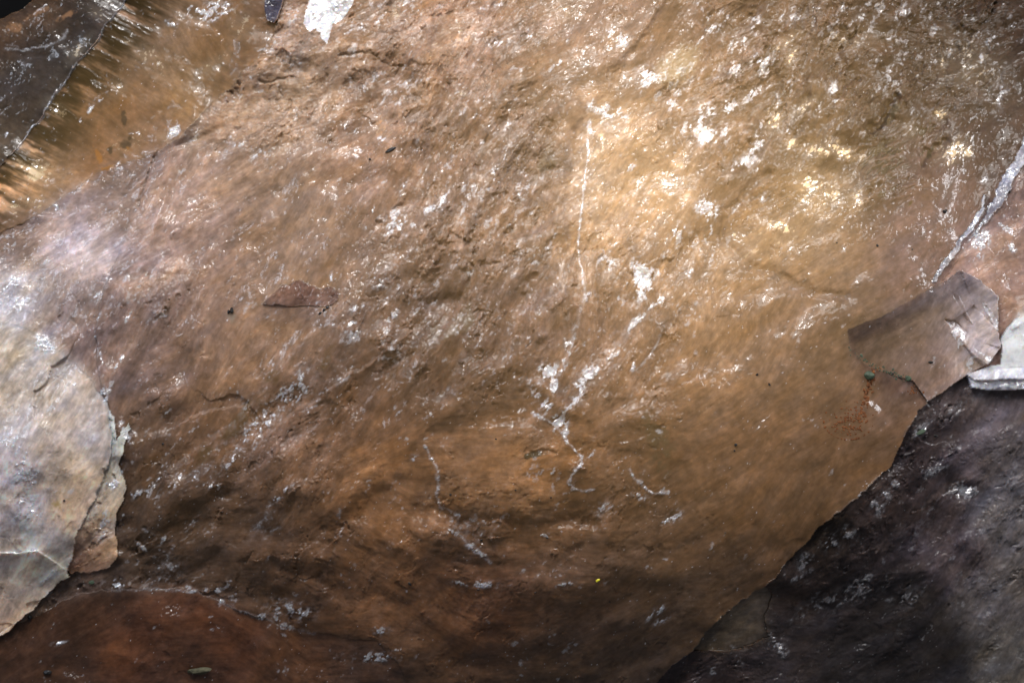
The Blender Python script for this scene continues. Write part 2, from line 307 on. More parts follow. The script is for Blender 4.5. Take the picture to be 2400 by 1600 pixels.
H = MACRO + 13 * big * np.clip(ROUGH + .25, 0, 1)
sel = sstep(-.3, .9, noise(520, 50, 120, 80, 1.2)) * np.clip(ROUGH, 0, 1.2); selX = sstep(.5, 1.3, noise(530, 50, 120, 80, 1.2)) * np.clip(ROUGH, 0, 1.2)
mod = ROUGH * (0.35 + 0.9 * patchy)
mod2 = ROUGH * (0.2 + 1.1 * sstep(-.5, 1.2, noise(510, 40, 90, 70, 1.2)))
H += mod * (2.6 * streak + 4.0 * chipA) + sel * (.5 * plA + .55 * plB + .4 * plC) + selX * .5 * plX
H += mod2 * 1.8 * chipD
H += mod * .8 * fibre + mod2 * 1.4 * chipB
H += mod2 * .7 * chipC
H += 0.18 * fibre * (0.4 + ROUGH)

# steps, creases and cracks of the amber face
chipG = scallop(470, 120, 62, 1.3, .7)
for n_, a_ in (('pale_slab', 7), ('frosted_facet', 12), ('dark_face', 7), ('thin_flake', 8), ('white_chip', 6), ('pink_facet', 8), ('rusty_base_facet', 8)):
    m_ = blur((LAB == names.index(n_)).astype(np.float32), 14); H += a_ * chipG * m_
def scarp(line, drop, wd, reach, wob=3.0):
    """The ground falls by drop across the line (towards its right hand), fading out with distance."""
    global H
    d, s = seg_dist(line, wob)
    H -= drop * sstep(-wd, wd, s) * np.exp(-(d / reach) ** 2)
def crease(line, depth, wd, wob=3.0):
    global H
    d, s = seg_dist(line, wob)
    H -= depth * np.exp(-(d / wd) ** 2)
scarp([(1390, 240), (1345, 300), (1325, 420), (1318, 520), (1335, 600)], -16, 16, 90)
scarp([(1545, 785), (1482, 876)], -4, 4, 40)
scarp([(516, 935), (560, 930), (586, 955), (500, 960), (440, 985)], 9, 3, 45)
scarp([(700, 800), (640, 880), (586, 955), (480, 1040)], 16, 10, 110)
scarp([(454, 281), (415, 350), (400, 420), (380, 520)], -14, 9, 60)
scarp([(850, 860), (780, 910), (700, 960)], 12, 5, 60)
scarp([(1545, 20), (1500, 90), (1450, 140)], -14, 9, 50)
scarp([(1010, 60), (1000, 110), (1040, 190), (1085, 230)], -14, 8, 60)
scarp([(1160, 150), (1200, 220), (1240, 300)], -16, 14, 60)
crease([(1799, 403), (1753, 454), (1697, 500), (1692, 561), (1748, 617), (1824, 648), (1906, 684), (1977, 694)], 13, 11)
crease([(1905, 720), (1800, 770), (1700, 870), (1640, 960), (1630, 1050)], 8, 30)
crease([(2010, 640), (1990, 700), (2120, 690)], 6, 30)
crease([(378, 352), (352, 378), (337, 403), (327, 449), (314, 480)], 8, 3.5, 5)
crease([(612, 191), (640, 184), (681, 176)], 9, 3.5, 4)
crease([(800, 122), (856, 122), (900, 150), (985, 150)], 9, 4.5, 6)
crease([(1249, 1065), (1270, 1058), (1300, 1062)], 8, 6, 4)
crease([(970, 1190), (1100, 1215), (1250, 1225), (1400, 1240)], 9, 14, 6)
crease([(2110, 215), (2100, 260), (2060, 290)], 26, 9, 6)
crease([(2041, 290), (2048, 300)], 26, 10, 4)
crease([(2235, 325), (2200, 345), (2170, 380)], 20, 9, 6)
crease([(1000, 530), (1020, 570), (1050, 580), (1110, 570)], 7, 6, 5)
PIT = np.zeros_like(U)
for b in ((2080, 360, 110, 90, 60, 1), (2130, 440, 60, 30, 40, .8), (2200, 300, 110, 70, 30, .8), (2060, 450, 50, 30, 50, .6)): blob(PIT, *b)
pit_n = flowed(700, 40, 12, 1.2)
FROST_CUT = np.clip(PIT * 1.2, 0, .85)
H -= 6 * sstep(0.3, 1.3, pit_n * 1.0 + PIT * 1.1 - .55) * PIT

# crushed flakes; white glints are painted with them into the colour
F = np.zeros_like(U)
FL = '''398 51 26 12 -20 1.1|490 22 95 48 10 .95|452 20 30 25 0 1.1|403 306 24 24 0 1.8|235 224 26 9 45 1.2|204 252 26 8 50 1.2|181 278 20 9 60 1.2|128 485 34 22 30 1.2|280 383 34 20 10 1.0|97 612 24 22 50 .8
25 663 60 60 60 1.0|25 715 70 50 0 1.0|60 706 20 26 0 .9|240 700 40 70 70 .6|326 709 20 16 -30 1.1|306 740 50 10 65 1.0|434 755 38 12 35 1.0|393 740 24 20 30 .7|352 643 26 24 50 .8|393 592 24 20 50 .8|418 663 20 22 50 .8|300 640 80 40 60 .55|270 660 18 30 70 .9
612 367 48 30 15 1.0|561 339 32 16 10 1.0|525 377 14 12 0 1.1|454 326 28 44 70 .9|786 290 16 24 40 1.0|780 658 8 32 0 1.1|791 755 28 16 40 .8|620 325 40 20 0 .5
1157 418 26 42 -30 1.2|1132 342 14 22 20 1.2|1014 495 40 16 10 1.3|930 522 44 54 20 1.1|879 497 20 34 20 1.2|864 535 20 16 0 1.0|973 525 24 20 40 1.0|948 434 12 60 -20 .9|1045 464 44 14 60 .95|1167 97 40 24 20 1.2|1080 219 24 16 0 1.2|1050 245 12 34 -10 .9|1245 80 20 40 40 .8
1259 612 76 14 50 .95|1295 560 40 10 50 .7|897 327 26 18 0 1.0|820 306 34 40 0 .9|1244 689 34 20 0 .9|1448 92 46 54 60 1.3|1435 100 60 30 60 1.1|1290 158 50 16 50 1.0|1310 150 40 12 60 .9|1330 95 14 26 0 .8|1519 179 44 40 30 1.1|1504 209 76 22 45 1.0|1392 250 24 30 30 1.1
1422 265 26 44 20 1.1|1458 270 20 34 20 1.1|1385 300 26 34 20 1.0|1580 245 26 50 60 .95|1590 300 22 40 60 .9|1479 393 24 14 20 1.2|1586 551 34 60 -30 1.0|1504 650 44 66 20 1.9|1500 690 36 26 20 1.5|1530 640 26 20 0 1.2|1448 699 26 10 50 1.2|1468 663 38 9 50 1.2|1422 612 34 22 -20 1.0
1463 597 40 18 40 .9|1530 714 72 14 35 1.1|1489 755 66 16 45 1.15|1422 740 30 26 30 1.0|1361 663 14 40 0 .9|1377 699 36 18 40 .9|1550 600 60 30 50 .7|1330 740 14 60 -20 .6|830 790 40 30 20 .9|820 760 36 12 0 1.0|927 740 14 14 0 1.1|897 663 60 50 40 .8|840 720 50 30 45 .7|1152 724 40 18 45 .8
1676 60 34 16 20 1.1|1655 26 12 60 30 1.1|1707 30 26 30 30 .9|1778 46 26 50 0 1.0|1738 102 50 46 0 .9|1789 148 44 52 0 1.2|1727 158 34 30 50 1.2|1768 219 48 20 50 1.2|1661 262 70 36 40 1.35|1712 250 46 34 40 1.2|1653 316 44 40 0 1.6|1702 311 24 44 0 1.0|1615 290 44 22 40 1.2
1778 340 60 16 50 1.2|1748 380 62 26 25 1.2|1717 398 30 14 10 1.1|1845 204 52 14 50 1.0|1824 245 44 14 55 .9|1850 306 24 26 0 1.1|1957 204 30 30 -40 1.2|1960 240 40 20 50 .9|1875 250 60 20 50 .6|2135 15 50 16 40 1.0|1998 214 20 16 20 1.1|2151 296 28 40 -30 1.0|1880 30 70 20 20 .7|2030 30 30 16 20 .9|1985 10 26 20 0 .9|2330 120 10 40 0 .8
1656 490 46 40 -30 1.35|1661 531 14 50 10 1.1|1652 555 8 34 20 1.1|1743 480 60 12 35 1.0|1676 602 44 34 40 .75|1610 648 40 26 40 .8|1790 465 26 26 30 .8|2319 408 28 28 0 .95|2377 200 34 30 40 .9|2370 215 14 60 10 .7|2309 560 50 40 40 1.3|2300 598 30 40 30 1.0|2388 579 16 18 0 1.3|2370 530 70 12 -35 1.2
97 808 44 30 -30 1.4|176 899 7 7 0 1.4|45 1040 60 60 0 .95|50 1110 80 80 0 .98|55 1200 80 100 0 .9|70 1050 10 70 -25 1.0|86 1120 12 60 -20 .95|245 930 14 44 20 1.0|293 1014 14 44 20 1.5|258 1137 28 22 0 1.4|236 1230 40 80 -10 .7|30 1300 70 14 8 1.2|75 1295 24 12 0 1.1|100 1360 70 14 35 .9|120 1345 40 16 20 .9
352 1178 38 9 -32 1.1|332 1295 46 8 -42 1.3|378 1264 26 14 -30 1.1|345 1255 40 10 -40 .8|418 1116 18 12 0 1.1|400 1140 30 14 30 .8|690 918 120 46 48 1.0|709 905 40 46 20 1.2|600 1000 150 56 48 .8|540 1070 90 70 45 .72|505 1142 26 22 0 1.2|658 1157 64 16 42 1.2|388 968 30 8 40 1.1|620 1230 60 100 -40 .5|380 1350 90 60 30 .55
684 1443 76 20 -5 1.2|660 1440 110 40 -15 .8|638 1468 26 12 0 1.1|600 1458 24 14 0 1.1|255 1379 60 20 0 1.1|345 1390 16 10 0 1.3|497 1392 16 12 0 1.3|427 1386 14 10 0 1.2|470 1392 14 10 0 1.2|495 1415 30 10 -20 1.1|112 1524 30 9 10 1.3|350 1370 90 24 0 .8|315 1160 40 16 20 1.0|280 1100 34 24 70 .8
1285 871 44 32 20 1.5|1296 895 20 40 0 1.2|1249 922 34 30 30 1.1|1280 948 30 30 30 1.2|1331 820 12 60 15 1.1|1382 877 44 36 40 1.1|1362 900 60 24 50 1.1|1335 945 60 24 55 1.15|1310 986 34 30 20 1.5|1318 1008 20 20 0 1.2|1480 860 22 40 20 1.0|1440 830 90 34 50 .6|1382 1065 8 22 -45 1.3|1295 1106 26 20 30 1.1|1240 905 70 50 0 .55
973 1070 16 16 0 1.1|1060 1246 30 16 -20 1.2|1101 1280 18 14 0 1.3|1126 1302 40 14 -40 1.0|1126 1376 60 16 0 1.3|1075 1374 30 12 0 1.1|1320 1376 44 12 10 1.0|1555 1438 26 14 50 1.2|1530 1453 10 30 -25 1.1|1560 1466 36 12 30 1.1|1583 1208 34 26 40 1.0|1560 1222 10 28 -30 1.1|1410 1190 40 40 30 .7|1280 1255 24 10 0 1.1|1100 1240 160 60 -25 .5
870 1555 130 24 0 .95|930 1540 40 14 0 .9|885 1490 50 20 0 .8|530 880 90 10 50 .4|810 880 60 20 45 .7|1140 560 50 14 50 .7|1210 520 60 20 60 .6|1100 640 50 26 40 .6|1080 430 30 60 -30 .5|980 330 10 40 0 .6|770 320 60 24 30 .6|690 150 70 30 20 .65|640 85 30 30 0 .95|680 30 40 34 20 1.1|1500 1160 50 16 -25 .9
2284 1157 56 38 0 1.5|2207 1106 50 26 30 1.0|2170 1010 60 24 30 .8|1886 1371 40 22 -20 .9|1860 1360 30 16 -40 .9|2039 1377 44 20 35 1.1|2025 1390 20 10 0 1.2|1957 1280 44 34 -60 1.0|2000 1260 40 30 -60 .9|2060 1190 70 30 -50 .8|2080 1165 30 30 -60 .8|2105 1135 30 16 -60 1.0|1900 1330 60 40 -60 .7|1845 1535 70 26 -60 .9|1740 1560 60 20 -60 .8|1990 1420 260 50 22 .7|2150 1420 80 40 20 .7|2380 1130 70 160 -30 .45|2370 1400 60 220 10 .3|2330 1250 70 60 45 .45|2370 1540 60 60 0 .3|1690 1590 30 30 40 1.0|2180 1230 120 60 45 .55|2250 960 120 40 30 .5|2310 920 90 20 0 .5'''
for t in FL.replace('\n', '|').split('|'):
    t_ = list(map(float, t.split())); t_[5] *= 1.14 if t_[1] > 820 else 1.08; blob(F, *t_)
for ln, wd, s in (([(1377, 320), (1377, 378), (1366, 480), (1356, 561), (1361, 638)], 3.0, 1.25), ([(1361, 638), (1368, 700), (1351, 750), (1330, 830), (1312, 870)], 8, .8),
                  ([(1320, 1014), (1336, 1040), (1366, 1065), (1366, 1083), (1341, 1111), (1328, 1139), (1348, 1149), (1387, 1146)], 4.0, 1.15), ([(1249, 968), (1275, 980), (1310, 1004)], 4.5, 1.1),
                  ([(1001, 1045), (1009, 1070), (1030, 1096), (1035, 1132), (1024, 1167), (1030, 1193), (1055, 1198), (1081, 1208)], 6.5, 1.1),
                  ([(1470, 1100), (1481, 1116), (1509, 1137), (1530, 1152), (1565, 1155), (1590, 1190)], 5, 1.05), ([(245, 1392), (347, 1390), (449, 1400), (551, 1448), (643, 1479)], 4, .75),
                  ([(240, 700), (228, 780), (245, 880), (250, 945)], 5, .9), ([(290, 830), (265, 880), (250, 945)], 6, .95), 
                  ([(0, 100), (60, 110), (125, 95), (150, 60)], 3, .55), ([(60, 30), (100, 5)], 4, .9), ([(1600, 130), (1650, 80)], 3, .9), ([(2304, 653), (2347, 694), (2350, 796)], 2.2, .9),
                  ([(2140, 892), (2182, 938)], 2.5, .6), ([(1880, 120), (2000, 80), (2100, 130), (2190, 110)], 3, .5), ([(1870, 160), (2050, 90), (2150, 60)], 3, .5), ([(2030, 150), (2190, 180)], 4, .5)):
    line_mask(F, ln, wd, s)
SEAM = np.zeros_like(U)
for ln, wd, s in (([(1377, 320), (1377, 378), (1366, 480), (1356, 561), (1361, 638)], 1.9, .9), ([(1361, 638), (1368, 700), (1351, 750), (1330, 830), (1308, 880)], 4.5, .5), ([(1320, 1014), (1336, 1040), (1366, 1065), (1366, 1083), (1341, 1111), (1328, 1139), (1348, 1149), (1387, 1146)], 2.6, .9), ([(1001, 1045), (1009, 1070), (1030, 1096), (1035, 1132), (1024, 1167), (1030, 1193), (1055, 1198), (1081, 1208)], 3.0, .9), ([(1249, 968), (1275, 980), (1310, 1004), (1320, 1014)], 3, .9), ([(1470, 1100), (1481, 1116), (1509, 1137), (1530, 1152), (1565, 1155)], 3, .8),
                  ([(1081, 1208), (1060, 1246), (1101, 1280), (1126, 1302), (1150, 1320)], 3, .5), ([(250, 1392), (347, 1388), (449, 1398), (551, 1446), (643, 1477), (730, 1495)], 3, .25), ([(1545, 785), (1520, 830), (1482, 876)], 2.5, .6), ([(0, 112), (60, 112), (125, 95), (150, 60)], 2.5, .4), ([(286, 2), (150, 178), (20, 347)], 2.2, .45)):
    line_mask(SEAM, ln, wd, s, 2.5)
for n_ in ('bright_blade', 'bright_blade#2'): F[LAB == names.index(n_)] = np.maximum(F[LAB == names.index(n_)], .8)
for pg, st in (([(2308, 710), (2320, 714), (2347, 748), (2347, 776)], 1.3), ([(2222, 745), (2262, 772), (2300, 826), (2338, 846), (2319, 856), (2284, 872), (2262, 838)], .95), ([(2280, 900), (2310, 893), (2460, 890), (2460, 916), (2300, 912)], 1.0)):
    q_ = inside(pg, 1.5); F[q_] = np.maximum(F[q_], st)
wl = inside([(715, 25), (745, -60), (840, -60), (822, 0), (800, 30), (775, 50), (763, 98), (748, 85), (740, 60), (725, 72), (712, 50)], 4)
F[wl] = 2.2
flake_n = 0.55 * flowed(800, 26, 11, 1.1) + 0.45 * noise(850, L=12, T=12, p=1.2)
flake_n /= flake_n.std()
shard = (plBv - .5) * 2.2 + (plCv - .5) * 1.6
flake_n = .45 * flake_n + 1.0 * shard
flake_n = blur(flake_n, 1.1); flake_n /= flake_n.std()
FROST_GLINT = sstep(0.05, 0.45, flake_n * 0.55 + F * 1.5 - 1.3) * sstep(0.02, 0.2, F) * np.clip(F * 1.15, 0, 1)
FROST_GLINT = np.maximum(FROST_GLINT, .20 * sstep(.1, .8, F) * sstep(-.6, .8, flake_n))
FROST_GLINT = np.maximum(FROST_GLINT, sstep(1.15, 1.6, F + .12 * flake_n) * .98)
FROST_GLINT = np.maximum(FROST_GLINT, 0.5 * sstep(1.7, 2.9, flake_n + .6 * noise(860, L=140, T=140, p=1.2) + 1.1 * (ROUGH - .8)) )
# scattered tiny crushed grains
tiny = noise(870, L=5, T=5, p=1.5)
FROST_GLINT = np.maximum(FROST_GLINT, 0.8 * sstep(2.9, 3.6, tiny + 0.45 * patchy + 0.25 * np.clip(ROUGH, 0, 1)))
FROST_GLINT = np.maximum(FROST_GLINT, SEAM * (.45 + .55 * sstep(-.9, .6, flake_n)))
H += 1.2 * SEAM
FROST_GLINT *= np.where(F > 1.45, 1, .88)
grain = sstep(-1.1, .9, noise(890, 50, 7, 4, 1.4)); FROST_GLINT *= np.where(F > 1.45, 1, .35 + .65 * grain)
FROST_GLINT *= 1 - FROST_CUT * (F < .9)
# flakes stand proud in small steps that lean towards the softbox above
H += FROST_GLINT * (.8 + 1.3 * chipC) * (F < 2)
H += np.clip(F, 0, 1) * FROST_GLINT * 2.0 * (plCv - .5)
saw = np.mod((.85 * V + .5 * U) / 9.0 + 0.8 * noise(880, L=20, T=20, p=1.3), 1.0)
H += np.clip(F, 0, 1) * FROST_GLINT * 3.9 * saw * (F < 2)

# body that lets light from behind through; its golden glints also go into colour
G = np.zeros_like(U)
GL = '''66 393 60 36 -27 1.5|122 255 50 14 -27 1.1|120 238 36 14 -27 1.1|30 370 50 12 -27 1.1|180 110 20 60 -40 .6|75 470 60 26 -10 1.0|20 480 40 30 0 .9|230 30 60 20 -27 .5|330 120 120 40 -35 .6|270 200 26 30 0 .7|300 330 90 60 30 .5|380 320 30 22 0 .9|454 318 24 60 -20 .7|560 60 60 60 40 .5|495 150 70 26 30 .6
1653 316 30 30 0 1.4|1820 275 26 44 -20 1.1|1857 334 24 22 0 1.2|1860 128 24 40 -30 1.0|1850 90 60 20 30 .8|1977 352 70 24 -20 1.15|1916 352 50 30 0 1.0|1890 245 60 14 40 1.0|2227 255 24 20 0 1.2|2253 347 60 40 30 1.2|2289 352 16 16 0 1.3|1901 434 50 60 30 .9|1930 465 100 60 20 .75|2003 469 40 40 0 .8|1824 531 70 20 -15 1.1|1722 551 10 10 0 1.3|1800 560 200 90 10 .4
1400 420 60 240 0 .45|1560 420 160 200 30 .35|1448 92 40 50 60 .7|1060 70 90 70 40 .55|1030 110 60 60 30 .5|890 300 70 50 30 .5|1410 325 20 40 20 .9|1478 310 60 10 -10 .6|925 20 20 40 0 .8|1080 219 16 12 0 1.0|2151 296 30 30 0 .8|2310 150 110 160 50 .5|2290 140 20 20 0 .9|2290 165 20 20 0 .8|2240 130 12 50 0 .7|2010 80 160 40 10 .4|1340 20 60 30 0 .5|700 200 140 60 20 .35'''
for t in GL.replace('\n', '|').split('|'): blob(G, *map(float, t.split()))
glow_n = 0.6 * flowed(900, 30, 9, 1.1) + 0.4 * noise(950, L=14, T=14, p=1.2); glow_n /= glow_n.std()
glow_n = .5 * glow_n + shard * .8; glow_n /= glow_n.std()
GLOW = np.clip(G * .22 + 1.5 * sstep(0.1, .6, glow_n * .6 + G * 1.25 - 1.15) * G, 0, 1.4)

# body colour: clouds and veils frozen in the quartz
cloud = 0.6 * flowed(1000, 220, 80, 1.1) + 0.4 * noise(1050, L=60, T=60, p=1.1)
veil = flowed(1100, 70, 14, 1.0)
SM = names.index
amt = np.full(U.shape, 1.0, np.float32)
milk = noise(1150, L=26, T=26, p=1.1)
inner = np.clip(ROUGH, .26, 1.0)
thread = flowed(1160, 60, 9, 1.15, fn=lambda n: np.exp(-(n / .22) ** 2))
thread2 = np.exp(-(noise(1180, L=50, T=50, p=1.3) / .06) ** 2)
val = np.exp(0.15 * cloud + 0.09 * veil + 0.07 * milk + inner * (.20 * (plAv - .5) + .26 * (plBv - .5) + .22 * (plCv - .5) + .16 * (plXv - .5)))
gz = blur(inside([(1345, 270), (1335, 420), (1324, 520), (1345, 625), (1420, 600), (1560, 530), (1650, 440), (1570, 330), (1510, 230), (1400, 240)], 9).astype(np.float32), 5)
gz2 = blur(inside([(1690, 540), (1760, 470), (1850, 410), (1990, 410), (2030, 500), (2010, 600), (1940, 690), (1800, 625)], 9).astype(np.float32), 7)
gz3 = blur(inside([(820, 1050), (1000, 1020), (1250, 1000), (1330, 1060), (1300, 1190), (1060, 1200), (900, 1170)], 14).astype(np.float32), 16)
gz4 = blur(inside([(1640, 640), (1760, 650), (1900, 720), (1860, 800), (1700, 900), (1560, 960), (1420, 960), (1500, 860)], 10).astype(np.float32), 10)
val *= 1 + .26 * gz + .16 * gz2 + .42 * gz3 + .12 * gz4  # glowing zones: transmitted light brightened into the body colour
pale = np.clip(inner * (.20 * thread + .22 * thread2 * sstep(-.2, 1, milk) + .12 * sstep(.6, 1.0, plBv)), 0, .5)[..., None]
BASE = BASE * val[..., None]
lum = BASE.mean(-1, keepdims=True); BASE = BASE * (1 - pale) + pale * (lum * 1.9 * np.array((1.0, .95, .95), np.float32) + .02)
tint = 0.045 * noise(1200, 40, 130, 60, 1.2)
BASE[..., 0] *= 1 + 0.5 * tint; BASE[..., 2] *= 1 - 1.2 * tint
BASE = np.clip(BASE, 0.006, 0.85)
ga = np.clip(GLOW * .5, 0, .8)[..., None]; BASE = BASE * (1 - ga) + np.array((1.0, .88, .70), np.float32) * ga  # golden glints painted into the body colour
# growth lines across the clear crystal; dark and gold inner reflections painted as bands
m = (LAB == SM('clear_crystal_face'))
d, s = seg_dist([(420, -180), (286, 0), (20, 347), (-100, 500)], 0)
band = noise(1300, -27, 150, 26, 1.3) * .85 + noise(1310, -29, 70, 8, 1.2) * .35 + .45 * noise(1320, L=70, T=70, p=1.2); band = band / band.std()
near = np.exp(-(d / 85) ** 2)
far_ = np.exp(-(d / 230) ** 2)
k = np.exp(-near * (.7 + 1.6 * np.clip(band, -1.2, 2))) * np.exp(.16 * band * far_ * (1 - near))
k = np.where(m, k, 1.0).astype(np.float32)
BASE *= k[..., None]
H += np.where(m, 1.0 * band * (0.15 * far_ + near), 0)
# dark edge lines, rust marks, and shade of valleys and hollows put into colour
cloud0 = noise(1060, 50, 60, 30, 1.2)
def mark(pts, col, n=flake_n, gain=.5):
    global BASE
    acc = np.zeros_like(U)
    for p in pts: blob(acc, *p)
    a = (sstep(0.2, 0.7, acc * 1.3 + gain * .3 * n - .3) * np.clip(acc * 2, 0, 1))[..., None]
    BASE = BASE * (1 - a) + np.array(col, np.float32) * a

mark([(283, 272, 14, 44, 10, 1), (290, 335, 34, 26, 30, .9), (298, 318, 10, 30, -20, .9), (250, 348, 14, 20, 0, .7)], (.07, .045, .03))
mark([(222, 360, 16, 44, 20, .9), (245, 390, 40, 22, 20, .8), (300, 345, 60, 20, 20, .55)], (.30, .13, .035))
mark([(1068, 95, 90, 50, 40, .5), (890, 300, 50, 60, 10, .55)], (.62, .34, .17))
mark([(1530, 1010, 90, 60, -50, .8), (1550, 1080, 60, 90, 20, .6), (1560, 1050, 40, 60, 0, .7)], (.14, .09, .045))
mark([(1249, 1063, 60, 14, 8, .9), (2140, 474, 26, 8, 50, .9), (2069, 454, 30, 16, 30, .8), (2100, 440, 40, 14, 40, .6)], (.10, .07, .035))
mark([(2080, 365, 100, 90, 50, .55), (2200, 345, 50, 20, 40, .8), (2190, 290, 60, 20, 40, .6), (2110, 250, 12, 60, -30, .9)], (.085, .065, .038), pit_n, 2.6)  # darkness of the hollows, painted instead of cut deeper
mark([(650, 880, 130, 40, 50, .7), (560, 985, 150, 44, 48, .7), (470, 1070, 100, 40, 50, .6), (770, 840, 90, 40, 50, .6)], (.15, .088, .042), cloud0, .5)  # valley bands darkened in the colour
mark([(1590, 150, 150, 90, 45, .8)], (.36, .27, .17), flake_n, .15)
mark([(1285, 390, 150, 60, 65, .6), (1255, 235, 80, 70, -40, .5)], (.21, .165, .12), cloud0, .4)  # dark valley, its shade put into the colour
mark([(1060, 765, 150, 60, 20, .6), (1100, 740, 60, 90, 0, .5)], (.19, .145, .10), cloud0, .4)
mark([(1960, 580, 40, 130, -35, .5), (1985, 530, 90, 30, 30, .45)], (.30, .235, .18), cloud0, .3)  # soft grey shadow bands painted in
mark([(545, 745, 36, 40, 0, .6)], (.25, .22, .17), flake_n, .2)
mark([(150, 30, 60, 16, 30, .7), (20, 55, 40, 30, 0, .8), (75, 25, 70, 18, 25, .7)], (.24, .13, .07))
mark([(1930, 1262, 110, 14, 45, .5), (1830, 1372, 60, 10, 45, .5)], (.06, .04, .02))
mark([(130, 1185, 40, 50, 30, .55)], (.55, .38, .17))

# part heights: which face stands over which
OFF = {n_: 0.0 for n_ in names}
OFFS = {
 'dark_crystal_face': 4 + 8 * sstep(0, 200, -s),
 'clear_crystal_face': 0 * U, 'frosted_facet': 0 * U, 'pale_slab': 15 * sstep(900, 1060, V) + 0 * U, 'thin_flake': 6 + 0 * U,
 'rusty_base_facet': 0 * U, 'dark_face': -9 + 0 * U, 'sliver_facet': -14 + 0 * U,
 'grey_facet': 6 * sstep(2050, 2200, U), 'pink_facet': -3 + 0 * U, 'white_chip': 5 + 0 * U, 'dark_chip': 14 + 0 * U, 'wedge_inclusion': 1.0 + .06 * (V - 690), 'bright_blade': 2 + 0 * U, 'bright_blade#2': 1.5 + 0 * U, 'amber_face': 0 * U}
# broken planes inside the grey facet
def wedge(region, poly, gu, gv, off):
    m_ = inside(poly, .6) & (LAB == SM(region))
    cu, cv = np.mean([p[0] for p in poly]), np.mean([p[1] for p in poly])
    H[m_] += off + gu * (U[m_] - cu) + gv * (V[m_] - cv)
wedge('grey_facet', [(2258, 633), (2304, 653), (2347, 694), (2350, 775), (2290, 715)], .10, -.25, 3)
wedge('grey_facet', [(2218, 745), (2245, 748), (2300, 800), (2353, 815), (2319, 856), (2290, 835)], -.1, .55, 4)
wedge('grey_facet', [(2290, 715), (2350, 775), (2353, 815), (2300, 800), (2245, 748)], .2, .1, 0)
wedge('grey_facet', [(2310, 712), (2322, 716), (2350, 770), (2347, 776)], -.5, .5, 3)
wedge('grey_facet', [(2240, 690), (2252, 690), (2290, 760), (2270, 740)], .5, -.2, 2)
wedge('white_chip', [(2276, 877), (2330, 858), (2356, 850), (2460, 850), (2460, 917), (2286, 912)], 0, .10, 3)
wedge('white_chip', [(2270, 877), (2356, 862), (2460, 858), (2460, 888), (2290, 892)], 0, .5, 5)
wedge('pale_slab', [(-200, 1297), (30, 1300), (80, 1292), (138, 1341), (143, 1359), (41, 1453), (-200, 1620)], 0, -.22, -6)

